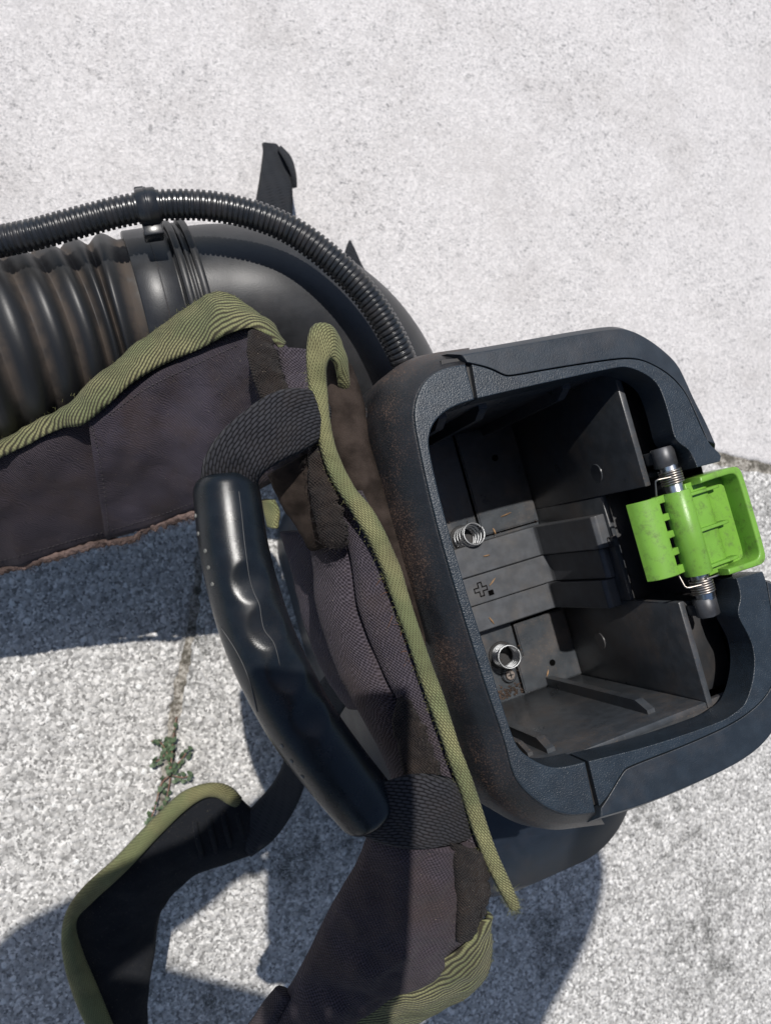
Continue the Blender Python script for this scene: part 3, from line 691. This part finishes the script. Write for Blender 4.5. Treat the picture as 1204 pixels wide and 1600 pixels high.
fuzz('frayed_threads', PX([(432, 525, 0.370), (396, 486, 0.364), (362, 460, 0.359), (332, 456, 0.352), (292, 480, 0.339), (232, 524, 0.334), (136, 604, 0.324), (0, 690, 0.290)]), 260, .0018, M['lime_thread'], st, .001, r=.00008, seed=9)
# worn tape over the end of the strap
strip('worn_tape', [(388, 518, .394), (386, 555, .397), (402, 610, .40), (425, 655, .40), (450, 690, .395)], [(425, 530, .394), (438, 570, .397), (452, 610, .40), (470, 645, .40), (480, 680, .395)], .009, M['worn'], st, 60, 16, wr=.0016, wf=120, seed=12, ragged=.002)
fuzz('frayed_threads', PX([(383, 525, .404), (392, 570, .404), (405, 615, .404), (428, 655, .404)]), 90, .003, M['worn'], st, .0025, r=.0001, seed=21)
strip('strap_panel', [(432, 545, .385), (438, 580, .385), (448, 620, .39), (470, 660, .39)], [(484, 548, .39), (486, 590, .39), (488, 630, .395), (492, 660, .395)], .01, M['gusset'], st, 30, 10, seed=13, wr=.001)

# --- back pad
bp = empty('back_pad', blower)
strip('pad_face', [(470, 800, .395), (492, 850, .40), (500, 930, .402), (524, 1020, .405), (556, 1090, .408), (590, 1150, .41), (620, 1215, .41), (650, 1290, .41)], [(530, 800, .43), (553, 850, .434), (566, 950, .436), (604, 1050, .438), (648, 1130, .438), (676, 1190, .438), (700, 1260, .438), (720, 1320, .436)], .012, M['gusset'], bp, 70, 16, 3.0, wr=.0015, wf=40, seed=31, bulge=.004)
strip('pad_side', [(520, 760, .428), (546, 850, .434), (560, 950, .436), (598, 1050, .438), (643, 1130, .438), (672, 1190, .438), (696, 1260, .438), (716, 1320, .436)], [(560, 770, .446), (606, 855, .448), (630, 930, .449), (660, 1010, .45), (692, 1090, .45), (712, 1160, .45), (734, 1230, .45), (762, 1320, .448)], .012, M['gusset'], bp, 70, 14, 3.0, wr=.0015, wf=40, seed=33, bulge=.003)
strip('pad_back', [(500, 560, .425), (505, 640, .432), (520, 710, .436), (555, 775, .44), (600, 845, .442), (640, 940, .443), (662, 1010, .443)], [(548, 590, .42), (566, 640, .425), (580, 710, .428), (596, 780, .43), (622, 855, .432), (650, 940, .437), (664, 1012, .442)], .014, M['suede'], bp, 60, 12, 2.6, wr=.0012, wf=60, seed=35, bulge=.004)
edge_a = [(480, 575, .452), (481, 600, .453), (488, 640, .454), (497, 690, .455), (515, 745, .456), (548, 800, .457), (585, 865, .458), (610, 930, .459), (635, 1000, .459), (665, 1090, .459), (690, 1160, .459), (715, 1230, .458), (745, 1320, .455), (775, 1385, .45), (795, 1420, .447)]
edge_b = [(512, 590, .452), (512, 612, .453), (516, 660, .454), (528, 710, .455), (553, 760, .456), (588, 805, .457), (622, 878, .458), (646, 955, .459), (668, 1020, .459), (694, 1090, .459), (716, 1160, .459), (742, 1230, .458), (772, 1320, .455), (798, 1380, .45), (810, 1412, .447)]
loop_a = [(543, 625, .415), (541, 600, .432), (537, 565, .441), (528, 530, .446), (512, 508, .450), (496, 504, .453), (484, 514, .455), (479, 535, .455), (478, 560, .455)]
loop_b = [(530, 625, .420), (530, 604, .438), (528, 586, .446), (524, 572, .451), (520, 564, .454), (516, 562, .456), (513, 566, .457), (511, 574, .457), (510, 586, .456)]
strip('edge_binding', loop_a+edge_a[1:], loop_b+edge_b[1:], .0040, M['green_web2'], bp, 300, 14, 4.0, wr=.0014, wf=80, seed=36, bulge=.002, par=True)
fuzz('frayed_threads', PX([(794, 1385, .452), (800, 1405, .45), (808, 1420, .447), (796, 1422, .447)]), 160, .0025, M['lime_thread'], bp, .0018, r=.00010, seed=41)
fuzz('frayed_threads', PX([p for p in edge_a]), 500, .0016, M['lime_thread'], bp, .0012, r=.00007, seed=42)
fuzz('frayed_threads', PX([(604, 890, .452), (612, 930, .452), (622, 965, .452), (636, 1005, .452), (645, 1040, .452)]), 170, .0048, M['rust_thread'], bp, .0014, r=.00014, seed=43)
# torn corner with black frayed tape
strip('torn_corner', [(418, 742, .425), (432, 775, .42), (455, 810, .415), (492, 855, .41)], [(480, 708, .44), (495, 745, .44), (510, 790, .44), (520, 850, .435)], .010, M['suede'], bp, 40, 12, wr=.002, wf=90, seed=45, ragged=.002)
strip('worn_tape', [(484, 690, .446), (480, 740, .446), (488, 795, .446), (500, 838, .446), (522, 856, .442)], [(506, 690, .45), (520, 740, .45), (533, 790, .452), (544, 835, .452), (540, 850, .445)], .007, M['worn'], bp, 60, 14, wr=.0018, wf=130, seed=46, ragged=.003)
fuzz('frayed_threads', PX([(476, 712, .45), (486, 760, .45), (494, 800, .45), (502, 848, .45), (525, 852, .45), (545, 842, .452)]), 300, .003, M['worn'], bp, .0022, r=.00011, seed=47)
fuzz('frayed_threads', PX([(418, 742, .43), (450, 720, .436), (480, 708, .44)]), 120, .003, M['thread'], bp, .0016, r=.00011, seed=48)
strip('worn_tape', [(622, 1090, .447), (612, 1130, .447), (622, 1170, .447), (632, 1225, .447)], [(640, 1095, .453), (662, 1135, .455), (676, 1170, .455), (695, 1225, .455)], .006, M['worn'], bp, 50, 12, wr=.0018, wf=120, seed=49, ragged=.003)
fuzz('frayed_threads', PX([(640, 1115, .458), (662, 1150, .458), (686, 1215, .458)]), 120, .003, M['worn'], bp, .003, r=.0001, seed=50)
# cloth lining deeper down, behind the handle
strip('lining', [(440, 830, .33), (462, 900, .33), (478, 970, .33), (505, 1040, .33), (545, 1100, .33)], [(500, 830, .36), (506, 900, .36), (520, 970, .36), (548, 1040, .36), (585, 1100, .36)], .012, M['gusset'], bp, 40, 10, seed=52, wr=.002)
strip('lining_tab', [(410, 780, .30), (412, 800, .30), (420, 822, .30)], [(428, 782, .31), (437, 800, .31), (432, 826, .31)], .006, M['green_web2'], bp, 16, 8)

# --- stitching
def stitches(name, host, pts, n, parent, mat):
    tr = BVHTree.FromPolygons([v.co for v in host.data.vertices], [p.vertices for p in host.data.polygons])
    L = even(cr([(x, y, 0) for x, y in pts], 80), n*2); V, Fc = [], []
    for q in range(n):
        a, b = hit(L[2*q].x, L[2*q].y, tr), hit(L[2*q+1].x, L[2*q+1].y, tr)
        if not a[0] or not b[0]: continue
        p, r = a[0]+a[1]*.0002, b[0]+b[1]*.0002; d = (r-p)
        x = d.normalized().cross(a[1]).normalized()*.0004; k = len(V); m_ = (p+r)/2+a[1]*.0003
        V += [p-x, p+x, m_+x, m_-x, r+x, r-x, p-a[1]*.0004, r-a[1]*.0004]
        Fc += [(k, k+1, k+2, k+3), (k+3, k+2, k+4, k+5), (k+1, k+6, k+7, k+4, k+2), (k, k+3, k+5, k+7, k+6)]
    if V: o = mesh(name, V, Fc, mat, parent); o['kind'] = 'stuff'
def hit(px, py, tree):
    h = tree.ray_cast(CAM, ray(px, py)); return h[0], h[1]
pan = [o for o in st.children if o.name.startswith('strap_panel')]
stitches('stitching', pan[1], [(142, 664), (152, 700), (162, 760), (170, 830)], 26, st, M['stitch'])
stitches('stitching', pan[1], [(170, 648), (230, 606), (300, 572), (370, 540)], 34, st, M['stitch'])
stitches('stitching', pan[1], [(175, 828), (240, 808), (300, 786), (340, 772)], 28, st, M['stitch'])
stitches('stitching', pan[0], [(0, 876), (60, 860), (120, 842), (160, 832)], 24, st, M['stitch'])
fac = [o for o in bp.children if o.name.startswith('pad_side')][0]
stitches('stitching', fac, [(556, 872), (572, 960), (610, 1052), (652, 1126)], 44, bp, M['stitch'])

# --- carry handle
ch = empty('carry_handle', blower)
gz = [(352, 752, .447), (358, 800, .45), (366, 860, .452), (380, 920, .454), (402, 990, .455), (433, 1060, .455), (472, 1130, .454), (520, 1196, .451), (566, 1252, .446), (580, 1268, .444)]
gp = even(cr(PX(gz), 300), 170)
def grip_r(i, s):
    t = i/169; return .0161+.0008*math.sin(math.pi*t) - .0018*max(0, (.03-t)/.03)**2 - .0020*max(0, (t-.975)/.025)**2
grip = sweep('grip', gp, grip_r, M['grip'], ch, 72)
dim = [(392, 908), (417, 981), (449, 1051), (487, 1120)]
bvh = BVHTree.FromPolygons([v.co for v in grip.data.vertices], [p.vertices for p in grip.data.polygons])
def hit(px, py, tree=None):
    h = (tree or bvh).ray_cast(CAM, ray(px, py)); return h[0], h[1]
for (x, y) in dim:
    c, nn = hit(x, y)
    for v in grip.data.vertices:
        d = (v.co-c).length
        if d < .0105: v.co -= nn*.0020*(1-(d/.0105)**2)**1.5
bvh = BVHTree.FromPolygons([v.co for v in grip.data.vertices], [p.vertices for p in grip.data.polygons])
sp_ = [hit(x, y) for x, y in [(373, 768), (377, 800), (381, 840), (386, 880), (390, 905), (396, 925), (405, 945), (408, 965), (413, 985), (426, 1002), (432, 1018), (437, 1040)]]
sweep('mould_seam', even(cr([p+n_*.0001 for p, n_ in sp_], 60), 60), .00022, M['seam'], ch, 6)
for (x, y) in [(306, 806), (310, 834), (321, 861), (326, 887), (332, 913), (440, 1166), (455, 1190), (472, 1214)]:
    p, n_ = hit(x, y)
    if p: cyl('stud', p-n_*.0004, p+n_*.0005, .0011, M['stud'], ch, 12, bev=.0003)
ins = []
for t in range(13):
    f = t/12; x = 339+f*57; y = 980+f*132
    off = 9*math.sin(math.pi*f)
    a = hit(x+6+off*.9, y-off*.4)
    if a[0]: ins.append(a[0]+a[1]*.0001)
if len(ins) > 4: sweep('insert_edge', even(cr(ins, 40), 40), .00030, M['seam'], ch, 6)
strip('webbing', [(500, 620, .441), (490, 610, .452), (455, 606, .461), (420, 616, .466), (382, 642, .468), (344, 676, .466), (320, 714, .461), (313, 752, .452), (318, 790, .444)], [(506, 672, .441), (499, 688, .455), (478, 703, .459), (455, 714, .462), (434, 724, .463), (416, 736, .461), (405, 750, .456), (400, 768, .450), (398, 790, .444)], .0032, M['black_web'], ch, 100, 18, 7.0, bulge=.0028, wr=.0022, wf=55)
strip('webbing', [(566, 1232, .446), (598, 1222, .455), (640, 1210, .460), (676, 1210, .461), (704, 1216, .457), (728, 1230, .446)], [(534, 1282, .440), (566, 1306, .447), (608, 1322, .453), (655, 1328, .456), (704, 1322, .453), (752, 1306, .444)], .0032, M['black_web'], ch, 90, 18, 7.0, bulge=.0030, wr=.0024, wf=55, seed=3)
fuzz('frayed_threads', PX([(405, 742, .456), (420, 735, .46), (412, 775, .45), (425, 770, .44)]), 60, .003, M['worn'], ch, .002, r=.0001, seed=60)

# --- lower shoulder strap
s2 = empty('shoulder_strap', blower)
strip('strap_panel', [(580, 1290, .44), (556, 1350, .43), (520, 1410, .418), (490, 1470, .405), (462, 1530, .392), (425, 1585, .378), (370, 1640, .36)], [(752, 1300, .44), (756, 1370, .435), (748, 1430, .428), (715, 1490, .415), (640, 1525, .398), (570, 1562, .384), (490, 1640, .362)], .020, M['fabric'], s2, 110, 40, 3.0, wr=.0035, wf=55, seed=61, bulge=.008)
strip('edge_binding', [(752, 1420, .432), (766, 1452, .426), (768, 1500, .416), (755, 1535, .405), (720, 1562, .394), (660, 1592, .384), (590, 1622, .372), (520, 1660, .36)], [(744, 1440, .440), (734, 1468, .438), (712, 1488, .434), (670, 1510, .424), (610, 1535, .412), (550, 1562, .400), (490, 1592, .388), (420, 1640, .37)], .0035, M['green_web'], s2, 110, 18, 3.5, bulge=.004, wr=.0022, wf=60, seed=63)
fuzz('frayed_threads', PX([(752, 1420, .436), (766, 1452, .43), (768, 1500, .42), (755, 1535, .409), (720, 1562, .398)]), 140, .0018, M['lime_thread'], s2, .001, r=.00008, seed=64)
strip('worn_tape', [(704, 1318, .456), (710, 1370, .453), (714, 1420, .448), (712, 1470, .44)], [(756, 1330, .45), (762, 1370, .447), (762, 1400, .444), (738, 1462, .44)], .010, M['worn'], s2, 60, 14, wr=.0018, wf=110, seed=65, ragged=.003)
fuzz('frayed_threads', PX([(758, 1340, .455), (764, 1400, .45), (740, 1440, .446)]), 120, .003, M['worn'], s2, .0025, r=.0001, seed=66)
strip('strap_fold', [(380, 1610, .365), (410, 1570, .372), (436, 1540, .38)], [(420, 1640, .37), (432, 1600, .385), (452, 1560, .392)], .016, M['fabric2'], s2, 30, 10)

# --- strap loop hanging low beside the blower
s3 = empty('strap_loop', blower)
strip('edge_binding', [(378, 1246, .142), (362, 1230, .146), (340, 1223, .15), (312, 1226, .15), (278, 1242, .15), (230, 1288, .148), (180, 1340, .146), (130, 1386, .142), (102, 1428, .138), (96, 1480, .134), (110, 1545, .13), (142, 1620, .125), (190, 1700, .12)],
      [(360, 1262, .140), (345, 1250, .144), (330, 1245, .148), (312, 1250, .148), (288, 1268, .148), (244, 1312, .146), (194, 1365, .144), (145, 1410, .14), (120, 1440, .136), (128, 1482, .132), (154, 1545, .128), (186, 1620, .123), (230, 1700, .118)], .006, M['green_web2'], s3, 120, 12, 2.4, bulge=.004, wr=.0012, wf=50, seed=71)
strip('strap_panel', [(366, 1238, .134), (338, 1232, .136), (304, 1238, .136), (258, 1278, .136), (222, 1312, .134), (176, 1358, .132), (136, 1400, .128), (108, 1440, .124), (112, 1490, .120), (136, 1550, .116), (170, 1640, .108)], [(402, 1272, .130), (408, 1308, .128), (392, 1336, .124), (360, 1346, .120), (318, 1358, .115), (280, 1385, .11), (255, 1418, .105), (246, 1450, .10), (242, 1490, .095), (232, 1550, .09), (225, 1640, .085)], .014, M['inner'], s3, 90, 18, 3.2, wr=.004, wf=34, seed=72, bulge=.006)
for t in range(4):
    x = 300+t*22; y = 1312-t*9
    strip('stitch_ridge', [(x, y-26, .146), (x+4, y, .147), (x+12, y+30, .138)], [(x+8, y-28, .146), (x+12, y-2, .147), (x+20, y+28, .138)], .004, M['inner'], s3, 16, 6)
strip('webbing', [(362, 1290, .136), (402, 1252, .150), (432, 1214, .175), (452, 1165, .21), (470, 1120, .24)], [(392, 1340, .132), (430, 1310, .148), (462, 1262, .175), (484, 1205, .21), (505, 1160, .24)], .004, M['belt_web'], s3, 40, 10, wr=.001, wf=50)
strip('webbing', [(470, 1120, .24), (490, 1080, .28), (520, 1040, .32)], [(505, 1165, .24), (530, 1120, .28), (555, 1080, .32)], .004, M['belt_web'], s3, 24, 8)

# ------------------------------------------------------------------ litter
bv_floor = {}
for (x, y, z, l, a, lab) in [
        (790, 804, ZF+.0036, .009, .4, 'longest dry straw fragment, on the bay floor plate beside the shadow edge'),
        (772, 830, ZF+.0036, .005, 2.0, 'short dry straw fragment at the foot of the outer connector rib'),
        (760, 868, .3262, .005, .2, 'dry straw fragment on the connector rib next to the tall coil spring'),
        (768, 970, .3252, .006, -.9, 'dry straw fragment on the connector rib next to the screw side spring'),
        (769, 909, .3282, .007, .9, 'dry straw fragment lying across the moulded plus mark'),
        (855, 1052, ZF+.0037, .005, 1.3, 'dry straw fragment beside the small dark hole in the bay floor')]:
    p = W(x, y, z); d = Vector((math.cos(a), math.sin(a), 0))
    tag(sweep('straw_bit', [p-d*l/2, p+Vector((0, 0, .0004)), p+d*l/2], lambda i_, s: (.0003, .0006, .0002)[i_], M['straw'], None, 6, flat=.5, flatdir=Vector((0, 0, 1))), lab, 'debris', 'straw bits in the bay')
# crumbs of soil along the near wall and in the corners of the bay
def crumbs(name, center, n, su, sv, z, r, mat, seed):
    rnd = random.Random(seed); V, Fc = [], []
    for q in range(n):
        u, v = rnd.gauss(center[0], su), rnd.gauss(center[1], sv)
        if not (u0+.002 < u < u1-.002 and v0+.002 < v < v1-.002): continue
        rr = r*rnd.uniform(.4, 1.2); c = B(u, v, z+rr*.4); b = len(V)
        for d in ((1, 0, 0), (-1, 0, 0), (0, 1, 0), (0, -1, 0), (0, 0, 1), (0, 0, -1)): V.append(c+Vector(d)*rr*rnd.uniform(.6, 1.3))
        Fc += [(b+a, b+c_, b+e) for e in (4, 5) for a, c_ in ((0, 2), (2, 1), (1, 3), (3, 0))]
    return V, Fc
V, Fc = [], []
for args in (((-.012, .094), 260, .014, .0035, ZF, .0011), ((.056, .045), 90, .0012, .012, ZF+.002, .0008), ((.055, -.03), 60, .0015, .01, ZF+.002, .0008), ((.02, .07), 60, .02, .015, ZF+.0022, .0005), ((.02, -.04), 40, .02, .015, ZF+.0022, .0005)):
    v_, f_ = crumbs('c', *args, None, 3); k = len(V); V += v_; Fc += [tuple(i+k for i in f) for f in f_]
tag(mesh('soil_crumbs', V, Fc, M['soil'], smooth=False), 'brown soil crumbs in the corners of the battery bay', 'soil', kind='stuff')

# ------------------------------------------------------------------ weed growing in the paving joint
weed = bpy.data.objects.new('weed_plant', None); COL.objects.link(weed)
wb = W(268, 1205, 0); weed.location = wb
tag(weed, 'small green weed with round leaflets growing in the paving joint', 'weed')
rnd = random.Random(11)
stems = [[(276, 1120), (270, 1160), (266, 1210)], [(266, 1210), (262, 1180), (250, 1160), (236, 1158)], [(266, 1205), (285, 1185), (296, 1168)], [(266, 1212), (252, 1225), (242, 1262), (232, 1290)], [(268, 1212), (284, 1215), (300, 1212)], [(262, 1175), (248, 1188), (238, 1192)], [(266, 1215), (262, 1240), (256, 1265), (252, 1290)], [(264, 1180), (262, 1165), (262, 1155)]]
def leaflet():
    V = [(0, 0, 0)]; n = 7
    for i in range(n):
        a = -1.25+2.5*i/(n-1); V.append((.0048*math.cos(a)*(1.0 if i not in (3,) else .88)+.0006, .0040*math.sin(a), .0006*math.cos(a*2)))
    V2 = [(x, y, z-.0004) for x, y, z in V]; k = len(V)
    F_ = [(0, i, i+1) for i in range(1, n)]+[(k, k+i+1, k+i) for i in range(1, n)]+[(i, i+k, i+1+k, i+1) for i in range(1, n)]
    me = bpy.data.meshes.new('leaf'); me.from_pydata(V+V2, [], F_); me.update(); me.materials.append(M['leaf']); return me
lm = leaflet()
for s_ in stems:
    P = even(cr([W(x, y, .004+.012*i/len(s_))-wb for i, (x, y) in enumerate(s_)], 30), 16)
    sweep('stem', P, .0007, M['stem'], weed, 6)
    for i in range(2, 16, 2):
        for side in (-1, 1, 0) if i > 11 else (-1, 1):
            if rnd.random() < .2: continue
            T = (P[min(i+1, 15)]-P[i-1]).normalized(); a = math.atan2(T.y, T.x)+side*rnd.uniform(.8, 1.6)
            o = bpy.data.objects.new('leaf', lm); COL.objects.link(o); o.parent = weed
            o.location = P[i]+Vector((rnd.uniform(-.002, .002), rnd.uniform(-.002, .002), rnd.uniform(0, .004)))
            sc_ = rnd.uniform(.45, 1.0); o.scale = (sc_, sc_, 1); o.rotation_euler = (rnd.uniform(-.5, .5), rnd.uniform(-.6, .3), a)

# ------------------------------------------------------------------ the photographer, standing just outside the picture: only the shadow shows
SK = simple('skin', (.45, .28, .20), .55, var=.1); SH = simple('shirt cloth', (.10, .12, .16), .9, var=.2); TR = simple('trouser cloth', (.05, .055, .07), .9, var=.2)
HR = simple('hair', (.03, .022, .016), .8, var=.3)
def person():
    vs_, es, rs = [], [], []
    def v(p, r, par=None):
        vs_.append(Vector(p)); rs.append(r if isinstance(r, tuple) else (r, r))
        if par is not None: es.append((par, len(vs_)-1))
        return len(vs_)-1
    pel = v((0, -.68, .95), (.15, .11))
    sp1 = v((.03, -.50, 1.10), (.145, .105), pel); ch_ = v((.08, -.19, 1.26), (.16, .115), sp1)
    nb = v((.14, -.05, 1.325), (.075, .07), ch_); nk = v((.18, .02, 1.335), (.055, .055), nb)
    h1_ = v((.21, .07, 1.325), (.075, .085), nk); h2_ = v((.235, .145, 1.315), (.092, .11), h1_); v((.24, .20, 1.305), (.075, .09), h2_)
    for s_ in (-1, 1):
        hip = v((s_*.10, -.69, .90), (.095, .095), pel); kn = v((s_*.13, -.66, .50), .06, hip); an = v((s_*.13, -.74, .09), .042, kn); v((s_*.15, -.60, .035), (.045, .03), an)
    # left arm: elbow out, hand on the phone
    shl = v((-.07, -.03, 1.30), .078, ch_); ell = v((-.30, .025, 1.13), .056, shl); wrl = v((-.085, .035, .920), (.034, .028), ell)
    pm = v((-.045, .045, .878), (.034, .016), wrl)
    for k in range(4):
        y = .012+k*.021
        f1 = v((-.027, y, .856), .0085, pm); f2 = v((-.020, y, .842), .008, f1); v((-.012, y, .838), .007, f2)
    t1 = v((-.030, .075, .884), .010, pm); v((-.004, .085, .880), .0085, t1)
    # right arm: hand under the phone
    shr = v((.27, -.13, 1.29), .070, ch_); elr = v((.33, -.36, 1.04), .052, shr); wrr = v((.075, -.205, .900), (.032, .026), elr); pr_ = v((.026, -.112, .880), (.040, .018), wrr)
    for k in range(4):
        x = -.002+k*.018
        f1 = v((x, -.078, .856), .0095, pr_); f2 = v((x, -.066, .842), .009, f1); v((x, -.054, .840), .008, f2)
    t1 = v((.050, -.085, .880), .010, pr_); v((.045, -.055, .876), .0085, t1)
    me = bpy.data.meshes.new('person'); me.from_pydata(vs_, es, []); me.update()
    o = bpy.data.objects.new('person', me); COL.objects.link(o)
    o.modifiers.new('skin', 'SKIN'); o.modifiers['skin'].use_smooth_shade = True
    if not me.skin_vertices: bpy.context.view_layer.objects.active = o
    for i, sv in enumerate(me.skin_vertices[0].data): sv.radius = rs[i]; sv.use_root = (i == 0)
    sb = o.modifiers.new('sub', 'SUBSURF'); sb.levels = sb.render_levels = 2
    bpy.context.view_layer.update()
    ev = o.evaluated_get(bpy.context.evaluated_depsgraph_get())
    nm = bpy.data.meshes.new_from_object(ev); o.modifiers.clear(); o.data = nm
    for mt in (SH, SK, TR, HR): nm.materials.append(mt)
    wl_, wr_ = vs_[wrl], vs_[wrr]
    for p in nm.polygons:
        c = p.center; p.use_smooth = True; k = 0
        if c.z < .93 and c.y < -.5: k = 2
        if (c-wl_).length < .12 and c.x > wl_.x-.03 and c.z < .94: k = 1
        if (c-wr_).length < .13 and c.y > wr_.y-.02 and c.z < .93: k = 1
        if c.y > 0 and c.x > .12 and c.z > 1.2: k = 1 if c.z < 1.32 else 3
        p.material_index = k
    return tag(o, 'person in dark shirt bending over the blower, both hands holding a phone', 'person')
person()
def phone():
    ph = bpy.data.objects.new('phone', None); COL.objects.link(ph)
    tag(ph, 'black phone held flat in both hands above the blower', 'phone')
    f = lambda a, b, c: CAM + ROT @ Vector((a, b, c))
    box('phone_body', -.012, .067, -.068, .097, .0060, .0140, M['trim'], ph, .003, fr=f)
    box('screen', -.010, .065, -.066, .095, .0141, .0146, M['dark'], ph, 0, fr=f)
phone()
